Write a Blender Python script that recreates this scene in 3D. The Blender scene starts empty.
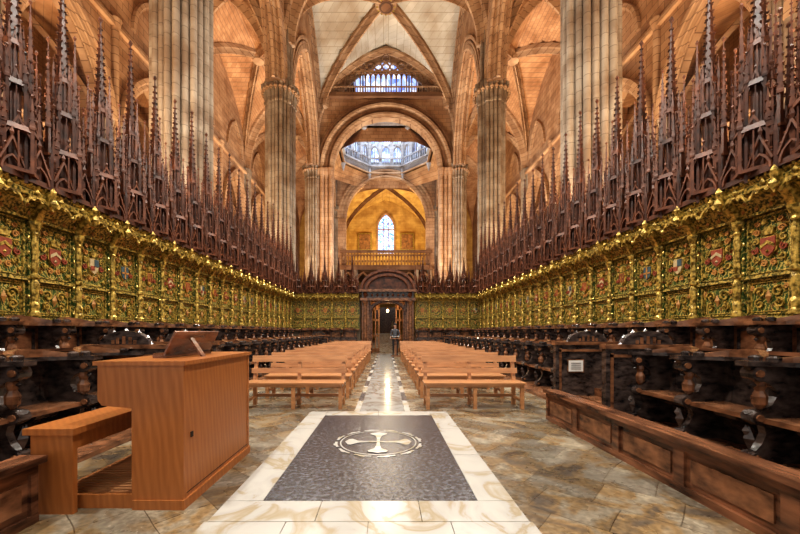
import bpy, math, random
from math import sin, cos, pi, sqrt, radians
from mathutils import Vector, Matrix
random.seed(7)
scene = bpy.context.scene
COL = scene.collection

# ------------------------------------------------------------------ materials
def new_mat(name):
    m = bpy.data.materials.new(name); m.use_nodes = True
    nt = m.node_tree; b = nt.nodes['Principled BSDF']
    return m, nt, b
def L(nt, a, b): nt.links.new(a, b)
def ramp(nt, fac, stops):
    r = nt.nodes.new('ShaderNodeValToRGB'); e = r.color_ramp.elements
    while len(e) < len(stops): e.new(0.5)
    for i, (p, c) in enumerate(stops):
        e[i].position = p; e[i].color = (c[0], c[1], c[2], 1)
    L(nt, fac, r.inputs[0]); return r.outputs[0]
def pos(nt, scale=(1, 1, 1), rot=(0, 0, 0)):
    g = nt.nodes.new('ShaderNodeNewGeometry'); mp = nt.nodes.new('ShaderNodeMapping')
    mp.inputs['Scale'].default_value = scale; mp.inputs['Rotation'].default_value = rot
    L(nt, g.outputs['Position'], mp.inputs['Vector']); return mp.outputs[0]
def noise(nt, vec, scale, detail=4, dist=0.0):
    n = nt.nodes.new('ShaderNodeTexNoise'); n.inputs['Scale'].default_value = scale
    n.inputs['Detail'].default_value = detail; n.inputs['Distortion'].default_value = dist
    L(nt, vec, n.inputs['Vector']); return n.outputs['Fac']
def mixc(nt, fac, a, b, mode='MIX'):
    m = nt.nodes.new('ShaderNodeMix'); m.data_type = 'RGBA'; m.blend_type = mode
    for s, v in ((0, fac), (6, a), (7, b)):
        if isinstance(v, (int, float)): m.inputs[s].default_value = v
        elif isinstance(v, tuple): m.inputs[s].default_value = (v[0], v[1], v[2], 1)
        else: L(nt, v, m.inputs[s])
    return m.outputs[2]
def bump(nt, b, h, strength=0.3, dist=0.02):
    n = nt.nodes.new('ShaderNodeBump'); n.inputs['Strength'].default_value = strength
    n.inputs['Distance'].default_value = dist
    L(nt, h, n.inputs['Height']); L(nt, n.outputs[0], b.inputs['Normal'])
def simple(name, c1, c2, scale=4, rough=0.5, metal=0.0, stretch=(1, 1, 1), bmp=0.0, dist=0.0, lo=0.3, hi=0.7):
    m, nt, b = new_mat(name)
    n = noise(nt, pos(nt, stretch), scale, 5, dist)
    L(nt, ramp(nt, n, [(lo, c1), (hi, c2)]), b.inputs['Base Color'])
    b.inputs['Roughness'].default_value = rough; b.inputs['Metallic'].default_value = metal
    if bmp: bump(nt, b, n, bmp)
    return m
def masonry(name, c1, c2, mortar, bw, bh, msize=0.015, rough=0.85, stain=(0.5, 0.38, 0.28), stainamt=0.75, ns=0.8):
    m, nt, b = new_mat(name)
    g = nt.nodes.new('ShaderNodeNewGeometry'); s = nt.nodes.new('ShaderNodeSeparateXYZ'); L(nt, g.outputs['Position'], s.inputs[0])
    ad = nt.nodes.new('ShaderNodeMath'); L(nt, s.outputs[0], ad.inputs[0]); L(nt, s.outputs[1], ad.inputs[1])
    c = nt.nodes.new('ShaderNodeCombineXYZ'); L(nt, ad.outputs[0], c.inputs[0]); L(nt, s.outputs[2], c.inputs[1])
    br = nt.nodes.new('ShaderNodeTexBrick'); L(nt, c.outputs[0], br.inputs['Vector'])
    br.inputs['Scale'].default_value = 1; br.inputs['Brick Width'].default_value = bw; br.inputs['Row Height'].default_value = bh
    br.inputs['Mortar Size'].default_value = msize
    br.inputs['Color1'].default_value = (*c1, 1); br.inputs['Color2'].default_value = (*c2, 1); br.inputs['Mortar'].default_value = (*mortar, 1)
    n = noise(nt, g.outputs['Position'], ns, 7, .4)
    st = ramp(nt, n, [(0.36, (1, 1, 1)), (0.50, tuple((1 + x) / 2 for x in stain)), (0.66, stain)])
    L(nt, mixc(nt, stainamt, br.outputs['Color'], st, 'MULTIPLY'), b.inputs['Base Color'])
    b.inputs['Roughness'].default_value = rough
    bump(nt, b, noise(nt, g.outputs['Position'], 6, 5), 0.35, 0.03)
    return m
def emit(name, cols, scale, strength):
    m, nt, b = new_mat(name)
    v = nt.nodes.new('ShaderNodeTexVoronoi'); v.inputs['Scale'].default_value = scale
    L(nt, pos(nt), v.inputs['Vector'])
    sp = nt.nodes.new('ShaderNodeSeparateColor'); L(nt, v.outputs['Color'], sp.inputs[0])
    st = [(i / max(1, len(cols) - 1), c) for i, c in enumerate(cols)]
    r = ramp(nt, sp.outputs[0], st)
    L(nt, r, b.inputs['Emission Color']); L(nt, r, b.inputs['Base Color'])
    b.inputs['Emission Strength'].default_value = strength
    return m

M = {}
M['pillar'] = masonry('pillar_stone', (0.345, 0.285, 0.215), (0.285, 0.23, 0.17), (0.21, 0.165, 0.12), 50.0, 0.40, 0.014, stain=(.5, .38, .29), stainamt=.9, ns=1.1)
M['rib'] = masonry('rib_stone', (0.50, 0.335, 0.205), (0.41, 0.26, 0.15), (0.22, 0.13, 0.075), 9, 0.4, 0.02)
M['wall'] = masonry('wall_stone_warm', (0.50, 0.315, 0.18), (0.38, 0.225, 0.125), (0.2, 0.12, 0.065), 0.8, 0.4, 0.016)
M['brick'] = masonry('vault_brick', (0.55, 0.315, 0.165), (0.44, 0.24, 0.12), (0.3, 0.18, 0.10), 0.4, 0.18, 0.014)
M['plaster'] = masonry('vault_plaster', (0.58, 0.55, 0.47), (0.50, 0.47, 0.395), (0.33, 0.29, 0.22), 0.7, 0.35, 0.01, stain=(0.5, 0.38, 0.27), stainamt=0.8, ns=.35)
M['lantern'] = masonry('lantern_stone', (0.46, 0.48, 0.52), (0.38, 0.40, 0.45), (0.2, 0.18, 0.18), 0.8, 0.4, 0.012)
M['ochre'] = masonry('ochre_plaster', (0.64, 0.43, 0.14), (0.54, 0.34, 0.10), (0.4, 0.24, 0.08), 0.8, 0.4, 0.01)
M['brown'] = masonry('brown_stone', (0.24, 0.125, 0.06), (0.18, 0.09, 0.043), (0.1, 0.05, 0.025), 0.8, 0.4, 0.01)
M['gold'] = simple('gilding', (0.13, 0.085, 0.012), (0.80, 0.58, 0.15), 17, 0.33, 0.4, bmp=0.5, lo=.38, hi=.62)
M['goldrim'] = simple('carved_look_gilding', (0.050, 0.052, 0.012), (0.66, 0.48, 0.12), 26, 0.40, 0.25, bmp=0.6, lo=.40, hi=.62)  # light and dark noise in the greenish gold imitates shading of carved detail
M['red'] = simple('red_paint', (0.19, 0.035, 0.018), (0.36, 0.09, 0.04), 22, 0.5)
M['orange'] = simple('orange_paint', (0.38, 0.15, 0.035), (0.58, 0.32, 0.09), 22, 0.5)
M['blue'] = simple('blue_paint', (0.03, 0.06, 0.08), (0.07, 0.12, 0.13), 12, 0.5)
M['cream'] = simple('cream_paint', (0.42, 0.34, 0.18), (0.58, 0.46, 0.26), 12, 0.5)
M['spire'] = simple('pinnacle_wood', (0.018, 0.006, 0.003), (0.125, 0.042, 0.020), 5, 0.42, bmp=0.4)
M['spire2'] = simple('pinnacle_wood_red', (0.05, 0.015, 0.007), (0.215, 0.078, 0.036), 6, 0.45)
M['stall'] = simple('stall_wood', (0.014, 0.011, 0.011), (0.105, 0.078, 0.068), 7, 0.22, stretch=(1, 1, 2), bmp=0.25, lo=.36, hi=.68)
M['stallbrown'] = simple('stall_wood_brown', (0.06, 0.027, 0.015), (0.32, 0.15, 0.075), 6, 0.24, stretch=(1, 1, 2), bmp=0.15)
M['kneel'] = simple('kneeler_wood', (0.04, 0.017, 0.010), (0.30, 0.135, 0.07), 2.2, 0.26, stretch=(4, 1, 5), bmp=0.2, lo=.35, hi=.68)
M['bench'] = simple('bench_wood', (0.34, 0.155, 0.065), (0.54, 0.27, 0.12), 3, 0.33, stretch=(1, 6, 6))
M['dark'] = simple('dark_opening', (0.012, 0.007, 0.004), (0.03, 0.015, 0.01), 2, 0.7)
M['sign'] = simple('paper', (0.7, 0.7, 0.67), (0.8, 0.8, 0.77), 3, 0.6)
M['glassblue'] = emit('stained_glass', [(0.02, 0.08, 0.5), (0.2, 0.45, 1.0), (0.7, 0.85, 1.0), (0.1, 0.2, 0.7)], 5, 1.6)
M['glasslan'] = emit('lantern_glass', [(0.10, 0.2, 0.75), (0.65, 0.8, 1.0), (0.2, 0.32, 0.8), (0.9, .95, 1)], 2, 1.3)
M['added_lampglass'] = emit('added_lamp_glass', [(1, .7, .35), (1, .75, .4)], 2, 6)
M['painting'] = simple('painting_canvas', (0.08, 0.04, 0.02), (0.4, 0.2, 0.08), 2.5, 0.5)

def wood_organ():
    m, nt, b = new_mat('organ_veneer')
    w = nt.nodes.new('ShaderNodeTexWave'); w.inputs['Scale'].default_value = 5; w.inputs['Distortion'].default_value = 6
    w.inputs['Detail'].default_value = 3; w.inputs['Detail Scale'].default_value = 1.2
    w.bands_direction = 'DIAGONAL'
    L(nt, pos(nt, (2.2, 2.2, 0.3)), w.inputs['Vector'])
    n = noise(nt, pos(nt, (14, 14, 0.8)), 4, 4)
    c = ramp(nt, w.outputs['Fac'], [(0.0, (0.37, 0.135, 0.038)), (1.0, (0.44, 0.17, 0.05))])
    L(nt, mixc(nt, 0.3, c, ramp(nt, n, [(0.3, (0.6, 0.5, 0.45)), (0.7, (1, 1, 1))]), 'MULTIPLY'), b.inputs['Base Color'])
    b.inputs['Roughness'].default_value = 0.33
    return m
M['organ'] = wood_organ()
def panelmat():
    m, nt, b = new_mat('painted_panel_green')
    p = pos(nt)
    w = nt.nodes.new('ShaderNodeTexWave'); w.wave_type = 'RINGS'; w.inputs['Scale'].default_value = 6
    w.inputs['Distortion'].default_value = 10; w.inputs['Detail'].default_value = 2; w.inputs['Detail Scale'].default_value = 2.6
    L(nt, p, w.inputs['Vector'])
    mask = ramp(nt, w.outputs['Fac'], [(0.70, (0, 0, 0)), (0.79, (1, 1, 1))])
    n = noise(nt, p, 9, 2)
    base = ramp(nt, n, [(0.35, (0.030, 0.060, 0.018)), (0.58, (0.060, 0.105, 0.025)), (0.68, (0.16, 0.05, 0.015))])
    L(nt, mixc(nt, mask, base, (0.48, 0.37, 0.10)), b.inputs['Base Color'])
    b.inputs['Roughness'].default_value = 0.4
    return m
M['panel'] = panelmat()
def floormat():
    m, nt, b = new_mat('stone_floor')
    g = nt.nodes.new('ShaderNodeNewGeometry')
    wn = nt.nodes.new('ShaderNodeTexNoise'); wn.inputs['Scale'].default_value = .9; L(nt, g.outputs['Position'], wn.inputs['Vector'])
    vm = nt.nodes.new('ShaderNodeVectorMath'); vm.operation = 'MULTIPLY_ADD'; vm.inputs[1].default_value = (.15, .15, 0)
    L(nt, wn.outputs['Color'], vm.inputs[0]); L(nt, g.outputs['Position'], vm.inputs[2])
    mp = nt.nodes.new('ShaderNodeMapping'); mp.inputs['Rotation'].default_value = (0, 0, radians(43)); L(nt, vm.outputs[0], mp.inputs['Vector'])
    br = nt.nodes.new('ShaderNodeTexBrick'); L(nt, mp.outputs[0], br.inputs['Vector'])
    br.offset = 0.37; br.squash = .7; br.squash_frequency = 3
    br.inputs['Scale'].default_value = 1; br.inputs['Brick Width'].default_value = 0.52; br.inputs['Row Height'].default_value = 0.40
    br.inputs['Mortar Size'].default_value = 0.004
    br.inputs['Color1'].default_value = (0.27, 0.235, 0.18, 1); br.inputs['Color2'].default_value = (0.125, 0.115, 0.10, 1)
    br.inputs['Mortar'].default_value = (0.09, 0.075, 0.055, 1)
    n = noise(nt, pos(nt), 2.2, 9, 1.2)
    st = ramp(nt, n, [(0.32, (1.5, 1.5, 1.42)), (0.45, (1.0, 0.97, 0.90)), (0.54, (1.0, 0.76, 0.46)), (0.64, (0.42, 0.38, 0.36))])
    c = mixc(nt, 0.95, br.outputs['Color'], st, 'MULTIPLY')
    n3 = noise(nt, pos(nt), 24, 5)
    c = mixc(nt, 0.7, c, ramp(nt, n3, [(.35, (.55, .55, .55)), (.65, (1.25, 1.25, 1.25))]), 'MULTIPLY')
    L(nt, c, b.inputs['Base Color'])
    n2 = noise(nt, pos(nt), 3, 4)
    r = ramp(nt, n2, [(0.3, (0.16,) * 3), (0.7, (0.38,) * 3)]); L(nt, r, b.inputs['Roughness'])
    bump(nt, b, noise(nt, pos(nt), 5, 3), .15, .01)
    return m
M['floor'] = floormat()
def marble(name, base, vein, scale=2.5, rough=0.2, a=0.46, bb=0.52):
    m, nt, b = new_mat(name)
    n = noise(nt, pos(nt), scale, 9, 1.6)
    L(nt, ramp(nt, n, [(a - 0.12, base), (a, tuple(x * 0.9 for x in base)), (bb, vein), (bb + 0.1, base)]), b.inputs['Base Color'])
    b.inputs['Roughness'].default_value = rough
    return m
M['marble'] = marble('white_marble', (0.46, 0.455, 0.425), (0.34, 0.285, 0.19), 1.7, 0.25, 0.52, 0.57)
M['slate'] = simple('dark_slate', (0.010, 0.010, 0.014), (0.085, 0.085, 0.10), 26, 0.27, bmp=0.3, lo=.38, hi=.68)
M['aisle'] = marble('aisle_marble', (0.36, 0.355, 0.34), (0.21, 0.18, 0.15), 1.5, 0.16)

# ------------------------------------------------------------------ mesh builder
class MB:
    def __init__(s): s.v = []; s.f = []; s.m = []; s.mats = []
    def mi(s, k):
        if k not in s.mats: s.mats.append(k)
        return s.mats.index(k)
    def add(s, vs, fs, k):
        o = len(s.v); i = s.mi(k); s.v += [tuple(v) for v in vs]
        for f in fs: s.f.append([o + j for j in f]); s.m.append(i)
    def box(s, x0, x1, y0, y1, z0, z1, k):
        s.add([(x0, y0, z0), (x1, y0, z0), (x1, y1, z0), (x0, y1, z0), (x0, y0, z1), (x1, y0, z1), (x1, y1, z1), (x0, y1, z1)],
              [(0, 3, 2, 1), (4, 5, 6, 7), (0, 1, 5, 4), (1, 2, 6, 5), (2, 3, 7, 6), (3, 0, 4, 7)], k)
    def prism(s, pts, ax, a0, a1, k):
        n = len(pts)
        def P(p, a):
            return {'x': (a, p[0], p[1]), 'y': (p[0], a, p[1]), 'z': (p[0], p[1], a)}[ax]
        s.add([P(p, a0) for p in pts] + [P(p, a1) for p in pts],
              [list(range(n))[::-1], list(range(n, 2 * n))] + [(i, (i + 1) % n, n + (i + 1) % n, n + i) for i in range(n)], k)
    def lathe(s, cx, cy, prof, n, k, rot=0.0, cap=True):
        vs = []; fs = []
        for r, z in prof:
            for i in range(n):
                a = rot + 2 * pi * i / n; vs.append((cx + r * cos(a), cy + r * sin(a), z))
        for j in range(len(prof) - 1):
            for i in range(n):
                fs.append((j * n + i, j * n + (i + 1) % n, (j + 1) * n + (i + 1) % n, (j + 1) * n + i))
        if cap: fs.append(tuple(range(n))[::-1]); fs.append(tuple((len(prof) - 1) * n + i for i in range(n)))
        s.add(vs, fs, k)
    def sweep(s, path, prof, S, k, closed=False):
        S = Vector(S).normalized(); P = [Vector(p) for p in path]; n = len(P); m = len(prof)
        T = []
        for i in range(n):
            a = P[(i - 1) % n] if (i > 0 or closed) else P[0]; b = P[(i + 1) % n] if (i < n - 1 or closed) else P[-1]
            T.append((b - a).normalized())
        mid = n // 2 if not closed else 0
        if not closed and S.cross(T[mid]).z < 0: S = -S
        vs = []
        for p, t in zip(P, T):
            N = S.cross(t).normalized()
            for a, b in prof: vs.append(p + S * a + N * b)
        fs = []
        for i in range(n if closed else n - 1):
            for j in range(m):
                i2 = (i + 1) % n
                fs.append((i * m + j, i * m + (j + 1) % m, i2 * m + (j + 1) % m, i2 * m + j))
        if not closed: fs.append(tuple(range(m))[::-1]); fs.append(tuple((n - 1) * m + j for j in range(m)))
        s.add(vs, fs, k)
    def octa(s, x, y, z, r, k, h=None):
        h = h or r
        s.add([(x + r, y, z), (x, y + r, z), (x - r, y, z), (x, y - r, z), (x, y, z + h), (x, y, z - h)],
              [(0, 1, 4), (1, 2, 4), (2, 3, 4), (3, 0, 4), (1, 0, 5), (2, 1, 5), (3, 2, 5), (0, 3, 5)], k)
    def mesh(s, name, smooth=False):
        me = bpy.data.meshes.new(name); me.from_pydata(s.v, [], s.f)
        for k in s.mats: me.materials.append(M[k])
        me.polygons.foreach_set('material_index', s.m)
        if smooth: me.polygons.foreach_set('use_smooth', [True] * len(s.f))
        me.update(); return me
    def obj(s, name, parent=None, smooth=False):
        o = bpy.data.objects.new(name, s.mesh(name, smooth)); COL.objects.link(o)
        if parent: o.parent = parent
        return o
def inst(me, name, loc, rz=0, parent=None, scale=(1, 1, 1)):
    o = bpy.data.objects.new(name, me); COL.objects.link(o); o.location = loc; o.rotation_euler = (0, 0, rz); o.scale = scale
    if parent: o.parent = parent
    return o
def empty(name, loc=(0, 0, 0)):
    e = bpy.data.objects.new(name, None); COL.objects.link(e); e.location = loc; return e

R3 = sqrt(3)
def g(t):
    t = min(1, abs(t)); return sqrt(max(0, 4 - (1 + t) ** 2)) / R3
def tn(K=9):
    a = [(2 * cos(radians(60) * i / K) - 1) for i in range(K + 1)]
    return [-x for x in a[:-1]] + a[::-1]
def rn(K=9):
    return [-cos(pi * i / (2 * K)) for i in range(2 * K + 1)]
def ribprof(w, h): return [(-w, 0.1), (-w, -h * .4), (-w * .45, -h), (w * .45, -h), (w, -h * .4), (w, 0.1)]
def mould(w, h):
    return [(-w, .15), (-w, -h * .25), (-w * .8, -h * .45), (-w * .62, -h * .2), (-w * .5, -h * .45), (-w * .36, -h * .75), (-w * .24, -h * .6), (-w * .14, -h), (w * .14, -h), (w * .24, -h * .6), (w * .36, -h * .75), (w * .5, -h * .45), (w * .62, -h * .2), (w * .8, -h * .45), (w, -h * .25), (w, .15)]

def wall_arch(mb, ax, c, th, u0, u1, uc, a, s, H, kind, zbot, top, k, ksof=None):
    ts = tn() if kind == 'p' else rn()
    fn = (lambda t: s + H * g(t)) if kind == 'p' else (lambda t: s + H * sqrt(max(0, 1 - t * t)))
    cols = []
    def seg(a0, b0):
        n = max(1, int(abs(b0 - a0) / 0.5))
        for i in range(n): cols.append((a0 + (b0 - a0) * i / n, zbot, a0 + (b0 - a0) * (i + 1) / n, zbot))
    if u0 < uc - a: seg(u0, uc - a)
    for i in range(len(ts) - 1): cols.append((uc + a * ts[i], fn(ts[i]), uc + a * ts[i + 1], fn(ts[i + 1])))
    if u1 > uc + a: seg(uc + a, u1)
    P = (lambda u, d, z: (u, c + d, z)) if ax == 'y' else (lambda u, d, z: (c + d, u, z))
    h = th / 2
    for (ua, za, ub, zb) in cols:
        ta, tb = max(top(ua), za), max(top(ub), zb)
        for d in (-h, h): mb.add([P(ua, d, za), P(ub, d, zb), P(ub, d, tb), P(ua, d, ta)], [(0, 1, 2, 3)], k)
        if not (za == zbot and zb == zbot):
            mb.add([P(ua, -h, za), P(ub, -h, zb), P(ub, h, zb), P(ua, h, za)], [(0, 1, 2, 3)], ksof or k)
    for u in (uc - a, uc + a):
        mb.add([P(u, -h, zbot), P(u, h, zbot), P(u, h, s), P(u, -h, s)], [(0, 1, 2, 3)], ksof or k)
def archpath(ax, c, uc, a, s, H, kind='p', K=10):
    ts = tn(K) if kind == 'p' else rn(K)
    fn = (lambda t: s + H * g(t)) if kind == 'p' else (lambda t: s + H * sqrt(max(0, 1 - t * t)))
    return [((uc + a * t, c, fn(t)) if ax == 'y' else (c, uc + a * t, fn(t))) for t in ts]
def vault(mb, xc, a, yc, b, s, H, k):
    ts = tn(10); n = len(ts)
    vs = [(xc + a * tx, yc + b * ty, s + H * max(g(tx), g(ty))) for ty in ts for tx in ts]
    mb.add(vs, [(j * n + i, j * n + i + 1, (j + 1) * n + i + 1, (j + 1) * n + i) for j in range(n - 1) for i in range(n - 1)], k)
def diag(mb, xc, a, yc, b, s, H, w, h, k):
    ts = tn(12)
    for sg in (1, -1):
        mb.sweep([(xc + a * t, yc + sg * b * t, s + H * g(t)) for t in ts], mould(w, h), (b, -sg * a, 0), k)

# ------------------------------------------------------------------ nave architecture
PX = 7.0; SP = 17.2; SN = 20.3; NH = 8.5; BL = 11.4
PY = [-10.6, 0.8, 12.2, 23.6, 35.0, 46.4]
def pillar_prof(R, N):
    pts = []; nl = 20
    sizes = [1, .35, .7, .35, .7]
    for i in range(N):
        a = 2 * pi * i / N
        u = (a * nl / (2 * pi)); ph = u % 1.0
        lobe = sqrt(max(0, 1 - (2 * ph - 1) ** 2))
        big = sizes[int(u) % 5]
        r = R * (0.75 + lobe * (.06 + .19 * big))
        pts.append((r * cos(a + .16), r * sin(a + .16)))
    return pts
pm = MB(); N = 240
pp = pillar_prof(0.98, N)
lev = [(1.35, 0), (1.35, 0.5), (1.2, 0.8), (1.0, 1.1), (1.0, 16.1), (1.07, 16.15), (1.07, 16.3), (1.02, 16.35), (1.06, 16.7), (1.22, 17.1), (1.26, 17.15), (1.26, 17.45), (1.0, 17.6), (0.82, 17.9), (.82, 21.0)]
vs = [(x * sc, y * sc, z) for sc, z in lev for x, y in pp]
pm.add(vs, [(j * N + i, j * N + (i + 1) % N, (j + 1) * N + (i + 1) % N, (j + 1) * N + i) for j in range(len(lev) - 1) for i in range(N)], 'pillar')
for i in range(24):
    a = 2 * pi * i / 24; pm.octa(1.12 * cos(a), 1.12 * sin(a), 16.9, 0.14, 'rib', 0.22)
pmesh = pm.mesh('clustered_pillar')
for y in PY:
    for sx in (-1, 1): inst(pmesh, 'nave_pillar', (sx * PX, y, 0))

ceil = MB(); arc = MB(); aisl = MB()
for bi in range(len(PY) - 1):
    yc = (PY[bi] + PY[bi + 1]) / 2; b = BL / 2
    if bi != 4:
        vault(ceil, 0, PX, yc, b, SN, NH, 'plaster')
        diag(ceil, 0, PX, yc, b, SN, NH, 0.36, 0.6, 'rib')
        ceil.lathe(0, yc, [(0.05, SN + NH - 0.75), (0.8, SN + NH - 0.72), (0.9, SN + NH - 0.6), (0.9, SN + NH - 0.35), (0.6, SN + NH)], 20, 'rib')
        ceil.lathe(0, yc, [(0.05, SN + NH - 0.84), (0.35, SN + NH - 0.82), (0.6, SN + NH - 0.78), (0.62, SN + NH - 0.7)], 16, 'brown')
        for i in range(12): ceil.octa(.72 * cos(pi * i / 6), yc + .72 * sin(pi * i / 6), SN + NH - .75, .1, 'gold')
    for sx in (-1, 1):
        wall_arch(arc, 'x', sx * PX, 0.9, yc - b, yc + b, yc, 4.6, SP, 7.4, 'p', SP, lambda u: SN + NH * g((u - yc) / b), 'wall', 'rib')
        arc.sweep(archpath('x', sx * PX, yc, 4.6, SP, 7.4), mould(.6, .5), (1, 0, 0), 'rib')
        for sd in (-0.45, 0.45):
            for off in (.3, .7): arc.sweep(archpath('x', sx * PX + sd, yc, 4.6 + off, SP, 7.4 + off), ribprof(0.14, .16), (1, 0, 0), 'rib')
        arc.sweep(archpath('x', sx * (PX - 0.5), yc, b - 0.1, SN, NH - .1), mould(0.3, 0.35), (1, 0, 0), 'rib')
        vault(aisl, sx * 10.5, 3.5, yc, b, SP, 7.0, 'brick')
        diag(aisl, sx * 10.5, 3.5, yc, b, SP, 7.0, 0.26, 0.45, 'rib')
        aisl.lathe(sx * 10.5, yc, [(.05, 23.5), (.45, 23.55), (.5, 23.8), (.4, 24.2)], 14, 'rib')
for y in PY:
    ceil.sweep(archpath('y', y, 0, PX - 0.2, SN, NH - 0.05), mould(.75, .75), (0, 1, 0), 'rib')
    for sx in (-1, 1):
        aisl.sweep(archpath('y', y, sx * 10.5, 3.45, SP, 6.9), mould(0.5, 0.6), (0, 1, 0), 'rib')
        for dx, dy, r in ((0, 0, .5), (-.15, .5, .22), (-.15, -.5, .22), (-.45, .28, .16), (-.45, -.28, .16), (-.52, 0, .16)):
            aisl.lathe(sx * (14 + dx), y + dy, [(r * 1.3, 0), (r * 1.3, 0.8), (r, 1), (r, 16.4), (r * 1.4, 16.9), (r * 1.4, 17.2)], 12, 'pillar')
ceil.obj('ceiling'); arc.obj('nave_arcade'); aisl.obj('ceiling_aisle')

# outer walls with chapels
for sx, nm in ((-1, 'wall_left'), (1, 'wall_right')):
    w = MB()
    for bi in range(len(PY) - 1):
        y0 = PY[bi]; yc0 = y0 + BL / 2
        for q in range(2):
            ya = y0 + q * BL / 2; yb = ya + BL / 2; yc = (ya + yb) / 2
            wall_arch(w, 'x', sx * 14, 0.6, ya, yb, yc, 2.2, 11.8, 3.8, 'p', 0, lambda u: SP + 7.0 * g((u - yc0) / (BL / 2)), 'wall', 'rib')
            for sd, e in ((-0.3, 0.0), (-0.42, 0.3)):
                w.sweep(archpath('x', sx * (14 + sd), yc, 2.2 + e, 11.8, 3.8 + e), mould(0.2, 0.24), (1, 0, 0), 'rib')
                for sg in (-1, 1): w.lathe(sx * (14 + sd), yc + sg * (2.2 + e), [(.13, 0), (.11, .3), (.11, 11.5), (.18, 11.8)], 8, 'pillar')
            w.sweep(archpath('x', sx * 13.68, yc, 1.5, 17.6, 2.6), mould(.16, .2), (1, 0, 0), 'rib')
            w.box(min(sx * 13.8, sx * 17), max(sx * 13.8, sx * 17), yc - 2.2, yc + 2.2, 8.2, 8.6, 'rib')
            for i in range(12):
                yy = yc - 2.1 + i * 0.38; w.box(sx * 13.9 - .06, sx * 13.9 + .06, yy - .05, yy + .05, 8.6, 9.6, 'rib')
            w.box(sx * 13.9 - .12, sx * 13.9 + .12, yc - 2.2, yc + 2.2, 9.55, 9.75, 'rib')
            pts = [(yc - .65, 9.8), (yc + .65, 9.8)] + [(yc + .65 * t, 12.6 + 1.2 * g(t)) for t in tn(5)[::-1]]
            xs = sorted((sx * 16.88, sx * 16.95)); w.prism(pts, 'x', xs[0], xs[1], 'glassblue')
            w.sweep([(sx * 16.85, p[0], p[1]) for p in [(yc - .7, 9.8)] + [(yc + .7 * t, 12.6 + 1.25 * g(t)) for t in tn(5)] + [(yc + .7, 9.8)]], ribprof(.1, .1), (1, 0, 0), 'rib')
            w.box(sx * 16.86 - .05, sx * 16.86 + .05, yc - .05, yc + .05, 9.8, 13.6, 'rib')
            for yy in (ya, yb): w.sweep([(sx * (14 + 3 * i / 8), yy + (yc - yy) * i / 8, 11.8 + 4.2 * sin(pi / 2 * i / 8)) for i in range(9)], ribprof(.1, .15), (0, 1, 0), 'rib')
        w.box(min(sx * 17, sx * 17.4), max(sx * 17, sx * 17.4), y0, y0 + BL, 0, 16.5, 'brick')
        for yy in (y0, y0 + BL / 2): w.box(min(sx * 14.3, sx * 17), max(sx * 14.3, sx * 17), yy - .3, yy + .3, 0, 16.5, 'wall')
        w.box(min(sx * 14, sx * 17.4), max(sx * 14, sx * 17.4), y0, y0 + BL, 16.0, 16.5, 'brick')
        w.lathe(sx * 13.62, yc0, [(0.16, 0), (0.16, 16.5), (.3, 17)], 10, 'rib')
        w.box(min(sx * 13.5, sx * 13.75), max(sx * 13.5, sx * 13.75), y0, y0 + BL, 16.6, 16.85, 'rib')
    w.obj(nm)

# crossing / lantern
cr = MB()
vtop = lambda u: SN + NH * g(u / PX)
wall_arch(cr, 'y', 35.0, 1.0, -PX, PX, 0, 5.2, 17.0, 5.2, 'r', 0, lambda u: min(24.1, vtop(u) + .4), 'wall', 'rib')
for rr, hh in ((5.3, -0.62), (5.75, -0.52), (6.2, -0.62), (6.6, -0.52)):
    cr.sweep(archpath('y', 35 + hh, 0, rr, 17.0, rr, 'r', 16), mould(0.22, 0.26), (0, 1, 0), 'rib' if hh < -.6 else 'brown')
for sx in (-1, 1):
    for k2 in range(4): cr.lathe(sx * (5.35 + .42 * k2), 34.35 + .12 * (k2 % 2), [(.2, 0), (.2, 16.3), (.33, 16.9), (.33, 17.1)], 10, 'wall')
cr.obj('wall_crossing_arch')
gal = MB()
gal.box(-5.9, 5.9, 34.0, 34.6, 23.85, 24.25, 'brown')
gal.box(-6.6, 6.6, 36.0, 36.3, 23.0, 30, 'brown')
gal.box(-6, 6, 34.5, 36.2, 23.9, 24.1, 'brown')
gal.sweep(archpath('y', 34.2, 0, 5.9, 22.9, 5.5), mould(.3, .35), (0, 1, 0), 'rib')
def gtop(x): return 22.9 + 5.5 * g(x / 5.9)
for i in range(-11, 12):
    x = i * 0.5; z1 = 26.0
    if z1 < gtop(x):
        gal.lathe(x, 34.5, [(.10, 24.2), (.06, 24.35), (.06, 25.8), (.11, 25.95), (.11, 26.05)], 8, 'rib')
        if i < 11 and gtop(x + .5) > z1: gal.sweep(archpath('y', 34.5, x + .25, .24, 26.0, .4, 'p', 4), ribprof(.07, .07), (0, 1, 0), 'rib')
    elif gtop(x) > 24.4: gal.lathe(x, 34.5, [(.08, 24.2), (.06, gtop(x))], 8, 'rib')
gal.box(-3.6, 3.6, 34.4, 34.6, 26.45, 26.6, 'rib')
for (x, z, r) in [(i * .75, 27.0, .34) for i in range(-3, 4)] + [(0, 27.8, .36)]:
    if gtop(x) > z + .2:
        gal.sweep([(x + r * cos(q), 34.5, z + r * sin(q)) for q in [2 * pi * j / 14 for j in range(14)]], [(-.07, -.06), (.07, -.06), (.07, .06), (-.07, .06)], (0, 1, 0), 'rib', True)
        for q in range(4): gal.box(x + r * .5 * cos(q * pi / 2 + .785) - .03, x + r * .5 * cos(q * pi / 2 + .785) + .03, 34.46, 34.54, z + r * .5 * sin(q * pi / 2 + .785) - .03, z + r * .5 * sin(q * pi / 2 + .785) + .03, 'rib')
for i in range(-22, 23):
    x = i * .25; gal.box(x - .035, x + .035, 34.05, 34.12, 24.25, 24.75, 'rib')
gal.box(-5.6, 5.6, 34.02, 34.16, 24.75, 24.84, 'rib')
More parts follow.
